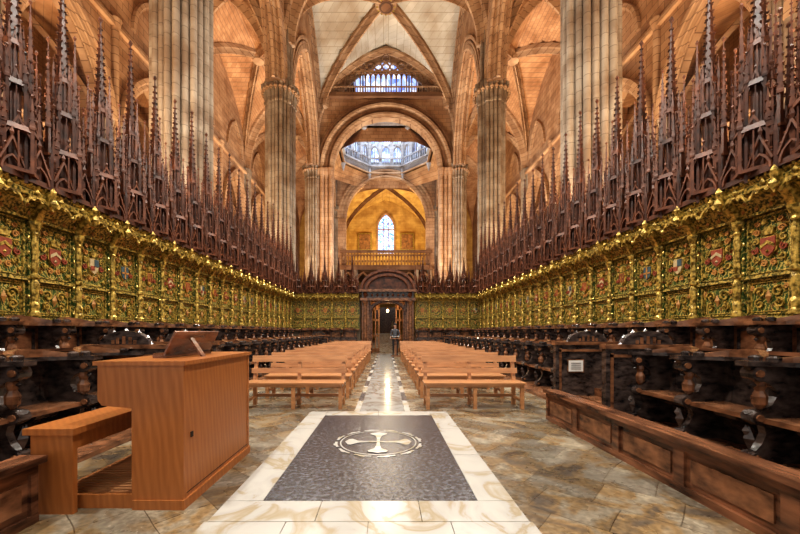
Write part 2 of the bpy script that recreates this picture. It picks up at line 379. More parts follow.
for i in range(-2, 3):
    x = i * .8; gal.prism([(x - .3, 24.5), (x + .3, 24.5), (x + .3, 25.8)] + [(x + .3 * t, 25.8 + .6 * g(t)) for t in tn(3)[::-1]][1:], 'y', 35.9, 35.99, 'glasslan')
for x in (-4.2, -3.3, -2.6, 2.6, 3.3, 4.2): gal.prism([(x - .25, 24.5), (x + .25, 24.5), (x + .25, 25.6)] + [(x + .25 * t, 25.6 + .5 * g(t)) for t in tn(3)[::-1]][1:], 'y', 35.9, 35.99, 'dark')
gal.obj('triforium_gallery')

lt = MB(); LC = (0, 40.7)
def octp(r, i): a = pi / 8 + i * pi / 4; return (LC[0] + r * cos(a), LC[1] + r * sin(a))
ro = 5.75
for i in range(8):
    p, q = octp(ro, i), octp(ro, i + 1)
    P = Vector((p[0], p[1], 0)); Q = Vector((q[0], q[1], 0)); D = (Q - P); W = D.length; D.normalize(); Nn = Vector((-D.y, D.x, 0))
    if Nn.dot(Vector((LC[0], LC[1], 0)) - P) < 0: Nn = -Nn
    def quad(u0, u1, z0, z1, d0, k, d1=None):
        vs = []
        for dd in (d0, d0 + .18 if d1 is None else d1):
            for (u, z) in ((u0, z0), (u1, z0), (u1, z1), (u0, z1)):
                pt = P + D * u + Nn * dd; vs.append((pt.x, pt.y, z))
        lt.add(vs, [(0, 1, 2, 3), (4, 5, 6, 7), (0, 1, 5, 4), (1, 2, 6, 5), (2, 3, 7, 6), (3, 0, 4, 7)], k)
    quad(0, W, 21.6, 22.5, 0, 'lantern')
    quad(0, W, 21.6, 21.8, 0, 'rib', .4)
    quad(0, W, 22.5, 22.7, 0, 'lantern', .5)
    quad(0, W, 23.5, 23.65, .25, 'lantern', .42)
    for j in range(12): quad(W * (j + .3) / 12, W * (j + .6) / 12, 22.7, 23.5, .28, 'lantern', .38)
    quad(0, W, 22.6, 29.4, -.3, 'glasslan', -.25)
    quad(0, W, 22.6, 23.3, -.24, 'lantern', -.1)
    quad(0, W, 25.4, 25.6, -.2, 'lantern', .1)
    for j in range(4):
        u = W * j / 3; quad(max(0, u - .25), min(W, u + .25), 22.6, 29.4, -.2, 'lantern', .25)
    for j in range(3):
        uc = W * (j + .5) / 3
        quad(uc - .06, uc + .06, 22.7, 29.0, -.15, 'lantern', 0.05)
        for du in (-.3, .3): quad(uc + du - .03, uc + du + .03, 22.7, 28.4, -.15, 'lantern', 0)
        for (hw, zz, hh) in ((W / 6 - .12, 27.2, 1.3), (W / 6 - .12, 24.6, .8)):
            pa = []
            for t in tn(4):
                pt = P + D * (uc + hw * t); pa.append((pt.x, pt.y, zz + hh * g(t)))
            lt.sweep(pa, ribprof(.14, .2), Nn, 'lantern')
    quad(0, W, 28.5, 30.0, -.2, 'lantern')
    lt.sweep([(p[0] + (LC[0] - p[0]) * (1 - cos(s)), p[1] + (LC[1] - p[1]) * (1 - cos(s)), 29.0 + 4.5 * sin(s)) for s in [pi / 2 * j / 8 for j in range(9)]], ribprof(.2, .35), (-(LC[1] - p[1]), (LC[0] - p[0]), 0), 'lantern')
    lt.lathe(p[0] * .97, LC[1] + (p[1] - LC[1]) * .97, [(.05, 20.7), (.3, 21.6), (.25, 21.9), (.22, 29.2)], 8, 'lantern')
    for j in range(8):
        s0, s1 = pi / 2 * j / 8, pi / 2 * (j + 1) / 8
        def dp(c, s): return (c[0] + (LC[0] - c[0]) * (1 - cos(s)), c[1] + (LC[1] - c[1]) * (1 - cos(s)), 29.4 + 4.5 * sin(s))
        lt.add([dp(p, s0), dp(q, s0), dp(q, s1), dp(p, s1)], [(0, 1, 2, 3)], 'plaster')
    def sq(pt):
        dx, dy = pt[0] - LC[0], pt[1] - LC[1]; m_ = max(abs(dx), abs(dy)); return (LC[0] + dx / m_ * 7, LC[1] + dy / m_ * 5.7, 20.0)
    lt.add([(p[0], p[1], 21.6), (q[0], q[1], 21.6), sq(q), sq(p)], [(0, 1, 2, 3)], 'wall')
lt.add([(-8, 34.8, 34.2), (8, 34.8, 34.2), (8, 47, 34.2), (-8, 47, 34.2)], [(0, 1, 2, 3)], 'plaster')
for sx in (-1, 1): lt.box(sx * 7.2 - .2, sx * 7.2 + .2, 35, 46.4, 22.4, 34, 'wall')
lt.obj('lantern_tower')

# far arch, west bay and end wall
we = MB()
wall_arch(we, 'y', 46.4, 0.8, -PX, PX, 0, 5.2, 16.0, 5.2, 'r', 0, lambda u: 21.8, 'wall', 'rib')
for rr in (5.3, 5.7, 6.1): we.sweep(archpath('y', 45.9, 0, rr, 16.0, rr, 'r', 14), mould(0.2, 0.24), (0, 1, 0), 'rib')
vault(we, 0, 7, 52, 5.6, 16, 6.6, 'ochre'); diag(we, 0, 7, 52, 5.6, 16, 6.6, .25, .35, 'brown')
for sx in (-1, 1): we.box(sx * 7 - .3, sx * 7 + .3, 46.4, 57.6, 0, 24, 'ochre')
we.box(-6.7, 6.7, 45.9, 57.6, 9.4, 9.7, 'brown')
we.obj('wall_crossing_far')
ga = MB()
ga.box(-5.9, 5.9, 45.2, 45.85, 9.2, 9.8, 'brown')
for i in range(-14, 15):
    x = i * .4
    ga.box(x - .06, x + .06, 45.3, 45.45, 9.8, 11.4, 'brown')
    if i < 14:
        ga.sweep(archpath('y', 45.37, x + .2, .18, 10.8, .3, 'p', 3), ribprof(.06, .06), (0, 1, 0), 'brown')
        ga.octa(x + .2, 45.37, 10.3, .12, 'brown', .2)
ga.box(-5.9, 5.9, 45.2, 45.6, 11.4, 11.7, 'brown')
for i in range(-3, 3):
    ga.sweep(archpath('y', 45.5, i * 1.95 + .97, .93, 7.2, 1.7, 'p', 6), ribprof(.2, .15), (0, 1, 0), 'brown')
for x in (-5.6, -3.9, 3.9, 5.6): ga.lathe(x, 45.5, [(.35, 0), (.3, .6), (.22, .8), (.22, 6.6), (.35, 7.2), (.3, 9.3)], 10, 'pillar')
ga.obj('organ_loft_gallery')
en = MB()
en.box(-17.4, 17.4, 57.6, 58.2, 0, 26, 'ochre')
pts = [(-1.3, 14.0), (1.3, 14.0), (1.3, 18.0)] + [(1.3 * t, 18 + 2.2 * g(t)) for t in tn(6)[::-1]][1:]
en.prism(pts, 'y', 57.5, 57.58, 'glassblue')
en.sweep([(-1.45, 57.4, 14)] + [(1.45 * t, 57.4, 18 + 2.4 * g(t)) for t in tn(6)] + [(1.45, 57.4, 14)], ribprof(.15, .2), (0, 1, 0), 'rib')
for x in (-.43, .43): en.box(x - .06, x + .06, 57.35, 57.5, 14, 19, 'rib')
en.box(-1.4, 1.4, 57.35, 57.5, 17.7, 17.85, 'rib')
en.box(-1.8, 1.8, 57.3, 57.6, 0, 5.2, 'stallbrown')
for sx in (-1, 1): en.box(sx * .9 - .7, sx * .9 + .7, 57.2, 57.3, .2, 4.8, 'kneel')
for x in (-8.2, 8.2):
    en.prism([(x * 1.28 - .8, 9), (x * 1.28 + .8, 9), (x * 1.28 + .8, 12.5)] + [(x * 1.28 + .8 * t, 12.5 + 1.6 * g(t)) for t in tn(4)[::-1]][1:], 'y', 57.4, 57.55, 'glassblue')
en.obj('wall_far')
for x in (-3.4, 3.4):
    pa = MB(); pa.box(x - 1.1, x + 1.1, 57.3, 57.55, 14.4, 17.2, 'goldrim'); pa.box(x - .9, x + .9, 57.22, 57.3, 14.6, 17.0, 'painting')
    pa.obj('framed_painting')
aw = MB()
for sx in (-1, 1):
    vault(aw, sx * 10.5, 3.5, 52, 5.6, SP, 7.0, 'brick')
    aw.box(sx * 14.3 - .3, sx * 14.3 + .3, 46.4, 57.6, 0, 25, 'wall')
aw.obj('ceiling_aisle_far')

# ------------------------------------------------------------------ floor
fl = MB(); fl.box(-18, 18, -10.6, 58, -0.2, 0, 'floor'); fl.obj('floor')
sl = MB(); cx = -0.12
sl.box(cx - .82, cx + .82, 2.72, 5.5, 0.0, .006, 'slate')
def strip(x0, x1, y0, y1, nx, ny):
    for i in range(nx):
        for j in range(ny):
            sl.box(x0 + (x1 - x0) * i / nx + .003, x0 + (x1 - x0) * (i + 1) / nx - .003, y0 + (y1 - y0) * j / ny + .003, y0 + (y1 - y0) * (j + 1) / ny - .003, 0, .008, 'marble')
strip(cx - 1.10, cx - .82, 2.72, 5.78, 1, 3); strip(cx + .82, cx + 1.10, 2.72, 5.78, 1, 3)
strip(cx - .82, cx + .82, 5.5, 5.78, 2, 1)
strip(cx - 1.10, cx + 1.10, 2.42, 2.72, 3, 1); strip(cx - 1.12, cx + 1.12, 1.8, 2.42, 4, 1)
cxx, cyy = -0.09, 4.17
N = 48
for i in range(N):
    if i % 4 == 3: continue
    a0, a1 = 2 * pi * i / N, 2 * pi * (i + 1) / N
    sl.add([(cxx + r * cos(a), cyy + r * sin(a), .011) for r, a in ((.475, a0), (.52 if i % 4 == 1 else .505, a0), (.52 if i % 4 == 1 else .505, a1), (.475, a1))], [(0, 1, 2, 3)], 'marble')
N = 64
sl.add([(cxx + r * cos(2 * pi * i / N), cyy + r * sin(2 * pi * i / N), .0115) for i in range(N) for r in (.43, .447)], [(2 * i, 2 * i + 1, (2 * i + 3) % (2 * N), (2 * i + 2) % (2 * N)) for i in range(N)], 'marble')
for k2 in range(4):
    a = k2 * pi / 2; ca, sa = cos(a), sin(a)
    pts = [(.0, -.018), (.12, -.02), (.24, -.04), (.31, -.11), (.35, -.10), (.37, -.05), (.39, 0), (.37, .05), (.35, .10), (.31, .11), (.24, .04), (.12, .02), (0, .018)]
    sl.add([(cxx + x * ca - y * sa, cyy + x * sa + y * ca, .012 + .0003 * k2) for x, y in pts], [tuple(range(len(pts)))], 'marble')
sl.obj('floor_memorial_slab')
st = MB()
for j in range(17):
    y = 5.8 + j * 0.9
    st.box(-.42, .30, y + .005, y + .895, 0, .005, 'aisle')
    for sx in (-.47, .35): st.box(sx - .045, sx + .045, y, y + .895, 0, .006, 'slate' if j % 2 else 'marble')
st.obj('floor_aisle_strip')

# ------------------------------------------------------------------ decorated panel wall
U = 0.8
def spiral(mb, y, z, R, a0, dirn, k, x=.02, turns=1.35, rad=.013):
    n = 13; pts = []
    for i in range(n):
        t = i / (n - 1); r = R * (1 - .85 * t); a = a0 + dirn * turns * 2 * pi * t
        pts.append((x, y + r * cos(a), z + r * sin(a)))
    mb.sweep(pts, [(-rad, -rad), (rad, -rad), (rad, rad), (-rad, rad)], (1, 0, 0), k)
def bay(variant):
    b = MB()
    b.box(-.12, 0, 0, U, 1.4, 3.55, 'panel')
    def frame(y0, y1, z0, z1, w, d, k):
        b.box(0, d, y0, y1, z0, z0 + w, k); b.box(0, d, y0, y1, z1 - w, z1, k)
        b.box(0, d, y0, y0 + w, z0, z1, k); b.box(0, d, y1 - w, y1, z0, z1, k)
    frame(.10, .70, 2.17, 3.02, .022, .035, 'goldrim')
    frame(.10, .70, 1.56, 2.08, .022, .035, 'goldrim')
    frame(.14, .66, 1.60, 2.04, .010, .02, 'gold')
    b.box(0, .07, 0, U, 2.10, 2.15, 'goldrim'); b.box(0, .10, 0, U, 1.46, 1.53, 'goldrim'); b.box(0, .13, 0, U, 1.40, 1.46, 'stallbrown')
    b.box(0, .09, 0, U, 3.04, 3.08, 'goldrim')
    A, B = [('red', 'cream'), ('orange', 'red'), ('cream', 'blue'), ('blue', 'orange'), ('gold', 'red'), ('red', 'gold')][variant]
    w, h, zc = .10, .135, 2.55
    def shp(w, h, zc): return [(.4 - w, zc + h), (.4 - w, zc - h * .2), (.4 - w * .7, zc - h * .7), (.4, zc - h * 1.1), (.4 + w * .7, zc - h * .7), (.4 + w, zc - h * .2), (.4 + w, zc + h)]
    b.prism(shp(w + .018, h + .018, zc), 'x', 0, .03, 'gold'); b.prism(shp(w, h, zc), 'x', .03, .045, A)
    if variant == 3:
        b.box(.045, .055, .385, .415, zc - .12, zc + .13, B); b.box(.045, .055, .305, .495, zc - .015, zc + .015, B)
    elif variant in (1, 4):
        for q in range(3): b.box(.045, .055, .315 + q * .065, .34 + q * .065, zc - .08, zc + .13, B)
    elif variant == 2:
        b.box(.045, .055, .40, .495, zc, zc + .13, B); b.box(.045, .055, .31, .40, zc - .08, zc, 'red')
    else:
        b.prism([(.305, zc - .02), (.305, zc + .03), (.4, zc + .09), (.495, zc + .03), (.495, zc - .02), (.4, zc + .04)], 'x', .045, .055, B)
        b.octa(.045, .4, zc - .07, .03, B)
    b.prism([(.34, 2.72), (.46, 2.72), (.49, 2.81), (.45, 2.78), (.43, 2.85), (.4, 2.79), (.37, 2.85), (.35, 2.78), (.31, 2.81)], 'x', 0, .05, 'gold')
    for sg in (-1, 1):
        for (dy, z, R, a0, k) in ((.17, 2.78, .055, 0, 'orange'), (.19, 2.65, .055, 1, 'gold'), (.20, 2.52, .055, 2, 'red'), (.18, 2.39, .06, 3, 'gold'), (.07, 2.31, .05, 1, 'orange'), (.07, 2.93, .04, 1, 'gold'), (.16, 2.92, .04, 3, 'orange'), (.245, 2.85, .03, 3, 'gold'), (.25, 2.28, .035, 3, 'gold')):
            spiral(b, .4 + sg * dy, z, R, a0 if sg > 0 else pi - a0, sg, k, rad=.010)
        spiral(b, .4 + sg * .12, 1.89, .095, 0 if sg > 0 else pi, sg, 'gold', rad=.012)
        spiral(b, .4 + sg * .13, 1.72, .075, 2 if sg > 0 else pi - 2, -sg, 'gold', rad=.012)
        spiral(b, .4 + sg * .22, 1.95, .04, 2 if sg > 0 else pi - 2, -sg, 'orange', rad=.008)
    b.octa(.03, .4, 1.82, .045, 'orange', .11)
    b.lathe(.09, 0, [(.07, 1.54), (.07, 1.6), (.05, 1.63), (.06, 1.72), (.035, 1.78), (.05, 1.95), (.055, 2.05), (.03, 2.12), (.06, 2.15), (.06, 2.19), (.03, 2.22),
                     (.045, 2.3), (.035, 2.5), (.045, 2.7), (.03, 2.8), (.05, 2.84), (.04, 2.87), (.085, 2.98), (.09, 3.02)], 8, 'gold')
    b.box(-.0, .05, -.05, .05, 1.46, 3.0, 'panel')
    for q in range(12): b.octa(.06, .065 if q % 2 else -.065, 1.62 + q * .115, .022, 'gold', .04)
    b.prism([(0, 3.08), (.06, 3.09), (.09, 3.17), (.18, 3.28), (.30, 3.34), (.32, 3.41), (.28, 3.44), (.32, 3.5), (0, 3.5)], 'y', 0, U, 'goldrim')
    b.prism([(0.02, 2.98), (.14, 3.02), (.2, 3.15), (.34, 3.28), (.40, 3.46), (.0, 3.46)], 'y', -.05, .05, 'gold')
    b.octa(.40, 0, 3.30, .07, 'gold', .1); b.octa(.38, 0, 3.48, .06, 'gold', .09)
    for q in range(2):
        yc = .2 + .4 * q
        b.sweep([(.33, yc - .17 * cos(a), 3.20 + .13 * sin(a)) for a in [pi * i / 8 for i in range(9)]], [(-.015, -.015), (.015, -.015), (.015, .015), (-.015, .015)], (1, 0, 0), 'gold')
        for e in (-1, 1):
            spiral(b, yc + e * .075, 3.30, .05, 0 if e > 0 else pi, e, 'gold', x=.33, turns=1.1, rad=.011)
        b.octa(.33, yc, 3.40, .045, 'gold', .06)
        b.octa(.17, yc, 3.24, .04, 'orange'); b.octa(.34, .4, 3.20, .03, 'gold', .06)
        for e in (-.1, .1): b.octa(.10, yc + e, 3.14, .03, 'orange', .04)
    for q in range(7):
        yy = .06 + .114 * q; b.octa(.32, yy, 3.53, .03, 'gold', .05)
    return b.mesh('panel_bay')
bays = [bay(i) for i in range(6)]

# ------------------------------------------------------------------ pinnacles
def crocket_spire(s, x, y, z0, r0, z1, n, k, step, cr):
    s.lathe(x, y, [(r0 * 1.15, z0), (r0 * 1.15, z0 + .04), (r0, z0 + .06), (r0 * .12, z1)], n, k)
    z = z0 + step
    while z < z1 - step * .6:
        t = (z - z0) / (z1 - z0); r = r0 * (1 - .88 * t)
        for i in range(n):
            a = 2 * pi * i / n; c = cr * (1 - .5 * t)
            s.octa(x + (r + c * .5) * cos(a), y + (r + c * .5) * sin(a), z, c, k, c * .8)
        z += step
    s.octa(x, y, z1, cr * 1.4, k, cr * 2.2)
def gablet(s, x, yc, w, z0, h, k, th=.03):
    pr = [(-th / 2, -th / 2), (th / 2, -th / 2), (th / 2, th / 2), (-th / 2, th / 2)]
    s.sweep([(x, yc - w, z0), (x, yc, z0 + h)], pr, (1, 0, 0), k); s.sweep([(x, yc, z0 + h), (x, yc + w, z0)], pr, (1, 0, 0), k)
    s.sweep([(x, yc + w * .85 * t, z0 - .12 + h * .62 * g(t)) for t in tn(4)], pr, (1, 0, 0), k)
    for e in (-1, 1):
        for q in (.3, .6): s.octa(x, yc + e * w * (1 - q) + e * .02, z0 + h * q + .02, .026, k)
    s.octa(x, yc, z0 + h + .06, .035, k, .09)
def pinn(seed):
    rnd = random.Random(seed); s = MB()
    cx, cy = .16, .4
    top = 3.85 + rnd.uniform(-.14, .1)
    s.box(-.15, .36, 0, U, 0, .08, 'spire'); s.box(-.14, -.08, 0, U, .08, .95, 'spire')
    for i in range(8):
        yy = .05 + i * .1; s.box(-.09, -.05, yy - .010, yy + .010, .08, 1.05, 'spire2'); s.octa(-.07, yy, 1.08, .02, 'spire2', .06)
    for yc in (.2, .6): gablet(s, .36, yc, .17, .16, .38, 'spire2', .028)
    for yy in (0, .4): s.lathe(.36, yy, [(.028, -.05), (.028, .5), (.002, .75)], 4, 'spire')
    def tier(r, z0, z1, pr, sp, k):
        s.lathe(cx, cy, [(r * .5, z0), (r * .5, z1)], 6, 'spire')
        s.lathe(cx, cy, [(r * 1.05, z0), (r * 1.05, z0 + .05)], 6, k); s.lathe(cx, cy, [(r * 1.08, z1 - .05), (r * 1.0, z1 + .03)], 6, k)
        for i in range(6):
            a = 2 * pi * i / 6; px, py = cx + r * cos(a), cy + r * sin(a)
            s.lathe(px, py, [(pr, z0), (pr, z1)], 4, k); crocket_spire(s, px, py, z1, pr * 1.3, z1 + sp, 4, k, .14, pr * .7)
            a2 = a + pi / 3; qx, qy = cx + r * cos(a2), cy + r * sin(a2)
            mx, my = (px + qx) / 2, (py + qy) / 2
            h = (z1 - z0)
            for f0, f1, za, zb in ((0, .5, z1 - h * .3, z1 + h * .18), (1, .5, z1 - h * .3, z1 + h * .18)):
                A = (px + (qx - px) * f0, py + (qy - py) * f0); B = (px + (qx - px) * f1, py + (qy - py) * f1)
                s.add([(A[0], A[1], za), (B[0], B[1], zb), (B[0], B[1], zb + .06), (A[0], A[1], za + .06)], [(0, 1, 2, 3)], k)
            s.lathe(mx, my, [(pr * .45, z0), (pr * .45, z1 - h * .1)], 4, k)
            s.octa(mx, my, z1 + h * .18 + .08, pr * .9, k, pr * 1.6)
    tier(.29, .08, .72, .03, .5, 'spire2')
    tier(.19, .72, 1.40, .024, .45, 'spire')
    tier(.115, 1.40, 2.0, .018, .32, 'spire2')
    crocket_spire(s, cx, cy, 2.0, .085, top, 6, 'spire', .13, .036)
    for (x, y, z0, z1, r) in ((.3, 0, 1.0, 2.05, .04), (.02, 0, 1.5, 3.0, .055), (-.08, .4, 1.5, 2.7, .04), (-.08, .2, 1.0, 2.3, .038), (-.08, .6, 1.1, 2.45, .038), (.28, .12, .5, 1.5, .03), (.28, .68, .5, 1.55, .03),
                              (.12, .06, .9, 1.9, .035), (.12, .74, .9, 1.95, .035), (-.1, .1, .8, 1.7, .03), (-.1, .7, .8, 1.8, .03)):
        z1 += rnd.uniform(-.1, .1)
        s.lathe(x, y, [(r, 0.08), (r * .8, z0)], 4, 'spire', pi / 4)
        s.lathe(x, y, [(r * 1.4, z0 * .55), (r * 1.4, z0 * .55 + .04)], 4, 'spire2', pi / 4)
        crocket_spire(s, x, y, z0, r * 1.1, z1, 4, 'spire2', .13, .024)
    return s.mesh('canopy_pinnacle')
pins = [pinn(1), pinn(2), pinn(3)]

WX = 5.62; NB = 24; Y0 = 1.6
for sx, nm in ((-1, 'left'), (1, 'right')):
    e1 = empty('painted_panel_wall'); e2 = empty('canopy_pinnacles')
    for i in range(NB):
        y = Y0 + i * U
        if sx < 0: loc, rz = (-WX, y, 0), 0
        else: loc, rz = (WX, y + U, 0), pi
        inst(bays[(i * 7 + (i // 3)) % 6], 'panel_bay', loc, rz, e1)
        inst(pins[i % 3], 'pinnacle_bay', (loc[0], loc[1], 3.52), rz, e2)
    wb = MB(); xs = sorted((sx * (WX + .13), sx * (WX + .45))); wb.box(xs[0], xs[1], 0.2, 21.3, 0, 3.5, 'pillar'); wb.obj('wall_choir_' + nm)
YE = Y0 + NB * U
e1 = empty('painted_panel_wall'); e2 = empty('canopy_pinnacles')
for sg in (-1, 1):
    for i in range(5):
        x0 = (-5.55 + i * U) if sg < 0 else (1.72 + i * U)
        if sg > 0 and i == 4: continue
        inst(bays[(i * 3 + 1) % 6], 'panel_bay', (x0, YE, 0), -pi / 2, e1)
        inst(pins[i % 3], 'pinnacle_bay', (x0, YE, 3.52), -pi / 2, e2, (1, 1, .55))
inst(bays[2], 'panel_bay', (4.82, YE, 0), -pi / 2, e1); inst(pins[1], 'pinnacle_bay', (4.82, YE, 3.52), -pi / 2, e2, (1, 1, .55))
wb = MB()
wb.box(-5.7, -1.5, YE + .13, YE + .5, 0, 3.5, 'pillar'); wb.box(1.75, 5.7, YE + .13, YE + .5, 0, 3.5, 'pillar'); wb.obj('wall_choir_end')

# ------------------------------------------------------------------ stalls
def stall(k1, k2):
    s = MB()
    prof = [(0, 0), (.5, 0), (.56, .03), (.56, .10), (.50, .13), (.44, .2), (.40, .3), (.42, .38), (.50, .40), (.55, .44), (.55, .50), (.50, .54), (.42, .55), (.34, .6), (.30, .68), (.31, .76),
            (.38, .82), (.48, .84), (.54, .89), (.55, .95), (.55, 1.0), (0, 1.0)]
    s.prism(prof, 'y', -.035, .035, k1)
    for (x, z, r) in ((.49, .47, .065), (.49, .92, .07), (.51, .07, .05)):
        s.prism([(x + r * cos(2 * pi * i / 10), z + r * sin(2 * pi * i / 10)) for i in range(10)], 'y', -.06, .06, k1)
        s.prism([(x + r * .55 * cos(2 * pi * i / 8), z + r * .55 * sin(2 * pi * i / 8)) for i in range(8)], 'y', -.075, .075, 'stallbrown')
    s.lathe(.43, 0, [(.02, .55), (.055, .6), (.06, .68), (.035, .74), (.05, .79), (.045, .83), (.01, .86)], 8, 'stallbrown')
    s.octa(.49, 0, .80, .035, k1, .035)
    s.octa(.53, 0, .25, .055, k1, .13); s.octa(.56, 0, .33, .04, k1, .06)
    for zz in (.15, .22, .29, .36): s.box(.12, .36, -.045, .045, zz, zz + .02, k2)
    s.box(0, .04, 0, U, 0, 1.0, k2)
    s.box(.04, .055, .10, .14, .5, .95, k1); s.box(.04, .055, U - .14, U - .10, .5, .95, k1); s.box(.04, .055, .10, U - .10, .91, .95, k1)
    s.box(.0, .10, .04, U - .04, .30, .36, k1)
    s.box(.05, .46, .05, U - .05, .42, .47, 'stallbrown')
    s.prism([(.08, .42), (.40, .42), (.36, .36), (.22, .30), (.12, .18), (.08, .18)], 'y', .28, .52, k1)
    for yy in (.22, .58): s.octa(.28, yy, .37, .06, k1, .05)
    n = 16; ins = []; out = []
    for i in range(n + 1):
        a = pi * i / n; ins.append((.60 - .47 * sin(a), .4 - .335 * cos(a)))
        sn, cs = max(1e-6, sin(a)), abs(cos(a)); sc_ = min(.60 / sn, .4 / max(cs, 1e-6)); out.append((.60 - sc_ * sin(a), .4 - sc_ * cos(a)))
    vs = []
    for z in (.995, 1.045):
        vs += [(x, y, z) for x, y in ins] + [(x, y, z) for x, y in out]
    m = n + 1; fs = []
    for i in range(n):
        fs += [(i, i + 1, m + i + 1, m + i), (2 * m + i, 2 * m + i + 1, 3 * m + i + 1, 3 * m + i), (i, i + 1, 2 * m + i + 1, 2 * m + i), (m + i, m + i + 1, 3 * m + i + 1, 3 * m + i)]
    fs += [(0, m, 3 * m, 2 * m), (n, m + n, 3 * m + n, 2 * m + n)]
    s.add(vs, fs, k2)
    pth = [(.60 - .51 * sin(a), .4 - .365 * cos(a), 1.055 + .09 * sin(a) ** 2) for a in [pi * (.12 + .76 * i / 14) for i in range(15)]]
    vs = []; fs = []
    for i, p in enumerate(pth):
        q = pth[min(i + 1, 14)] if i < 14 else p; o = pth[i - 1] if i else p
        t = Vector((q[0] - o[0], q[1] - o[1], 0)).normalized(); nn = Vector((-t.y, t.x, 0)) * .035
        vs += [(p[0] - nn.x, p[1] - nn.y, 1.04), (p[0] + nn.x, p[1] + nn.y, 1.04), (p[0] + nn.x, p[1] + nn.y, p[2]), (p[0] - nn.x, p[1] - nn.y, p[2])]
    for i in range(14):
        for j in range(4): fs.append((i * 4 + j, i * 4 + (j + 1) % 4, i * 4 + 4 + (j + 1) % 4, i * 4 + 4 + j))
    s.add(vs, fs, 'stallbrown')
    for yy in (.085, .715): s.lathe(.38, yy, [(.05, 1.04), (.055, 1.08), (.03, 1.1)], 10, k1)
    return s.mesh('stall_seat')
st_lo = stall('stall', 'stall'); st_up = stall('stall', 'stallbrown')
def endpanel(mb, x0, x1, y, zt, k, crest=True, ax='y'):
    c = (x0 + x1) / 2; w = abs(x1 - x0) / 2; r = w * .6
    xa, xb = min(x0, x1), max(x0, x1)
    pts = [(xa, 0), (xb, 0), (xb, zt)] + ([(c + r * cos(pi * i / 10), zt + .02 + .55 * r * sin(pi * i / 10)) for i in range(11)] if crest else []) + [(xa, zt)]
    mb.prism(pts, ax, y - .05, y + .05, k)
    mb.box(xa - .02, xb + .02, y - .07, y + .07, zt - .04, zt + .02, 'stallbrown')
    mb.box(xa + .06, xa + .1, y - .065, y + .065, .12, zt - .1, 'stallbrown'); mb.box(xb - .1, xb - .06, y - .065, y + .065, .12, zt - .1, 'stallbrown')
    mb.box(xa + .06, xb - .06, y - .065, y + .065, zt - .16, zt - .12, 'stallbrown'); mb.box(xa + .06, xb - .06, y - .065, y + .065, .1, .14, 'stallbrown')
    if crest:
        for i in range(7):
            a = pi * i / 6; mb.octa(c + r * cos(a), y, zt + .02 + .55 * r * sin(a), .035, 'stall', .045)
        for i in range(1, 6):
            a = pi * i / 6; mb.box(c + r * .5 * cos(a) - .02, c + r * .5 * cos(a) + .02, y - .06, y + .06, zt + .03, zt + .03 + .3 * r * sin(a), 'stallbrown')
LB = 4.0
for sx in (-1, 1):
    eu = empty('upper_choir_stalls'); el = empty('lower_choir_stalls')
    for i in range(NB - 1):
        y = Y0 + i * U
        inst(st_up, 'stall_seat', (sx * (WX - .135), y if sx < 0 else y + U, .40), 0 if sx < 0 else pi, eu)
    p = MB()
    xs = sorted((sx * (LB + .06), sx * (WX - .01))); p.box(xs[0], xs[1], .6, 20.7, 0, .40, 'stallbrown')
    p.obj('platform', eu)
    ys = [1.0 + i * U for i in range(5)] + [6.6 + i * U for i in range(16)]
    for y in ys: inst(st_lo, 'stall_seat', (sx * LB, y if sx < 0 else y + U, .05), 0 if sx < 0 else pi, el, (1, 1, .93))
    q = MB()
    for (ya, yb) in ((1.0, 5.0), (6.6, 19.4)):
        xs = sorted((sx * 3.05, sx * (LB + .02))); q.box(xs[0], xs[1], ya, yb, 0, .05, 'stallbrown')
        xs = sorted((sx * LB, sx * (LB + .05))); q.box(xs[0], xs[1], ya, yb, .05, 1.04, 'stallbrown')
        pr = [(sx * (LB - .03), 1.06), (sx * (LB + .30), .99), (sx * (LB + .30), 1.03), (sx * (LB - .03), 1.10)]
        q.prism(pr, 'y', ya, yb, 'kneel')
    for y in (5.06, 6.54, 19.46): endpanel(q, sx * 3.1, sx * (LB + .28), y, 1.10, 'stall')
    for k3 in range(2):
        xs = sorted((sx * (3.5 + .3 * k3), sx * (LB + .05))); q.box(xs[0], xs[1], 5.12, 6.48, .14 * k3, .14 * (k3 + 1), 'stallbrown')
    q.obj('stall_carcase', el)
    kn = MB(); X = 2.39; ya, yb = (.5, 5.3) if sx > 0 else (.5, 2.44)
    def kb(x0, x1, y0, y1, z0, z1, k):
        a, b_ = sorted((sx * x0, sx * x1)); kn.box(a, b_, y0, y1, z0, z1, k)
    kb(X + .02, X + .09, ya, yb, 0, .40, 'kneel'); kb(X - .04, X + .15, ya, yb + .03, .40, .445, 'kneel'); kb(X - .01, X + .12, ya, yb, 0, .06, 'kneel')
    kb(X - .005, X + .10, ya, yb, .34, .40, 'kneel')
    n = 6 if sx > 0 else 2
    for i in range(n + 1):
        y = ya + (yb - ya) * i / n; kb(X - .005, X + .1, y - .05, y + .05 if i < n else y, .06, .34, 'kneel')
        if i < n:
            y2 = ya + (yb - ya) * (i + 1) / n; kb(X + .008, X + .05, y + .1, y2 - .1, .11, .29, 'stallbrown')
    kn.obj('choir_kneeler')
ef = empty('end_choir_stalls')
for sg in (-1, 1):
    for i in range(4):
        x0 = (-4.9 + i * U) if sg < 0 else (1.75 + i * U)
        inst(st_up, 'stall_seat', (x0, YE - .135, .40), -pi / 2, ef)
    p = MB(); a, b_ = (-4.9, -1.6) if sg < 0 else (1.75, 4.95); p.box(a, b_, YE - .9, YE - .14, 0, .40, 'stall'); p.box(a, b_, YE - .96, YE - .9, 0, 1.0, 'stall')
    for i in range(7): p.box(a + .2 + i * .45, a + .5 + i * .45, YE - .98, YE - .96, .2, .85, 'stallbrown')
    p.obj('platform', ef)
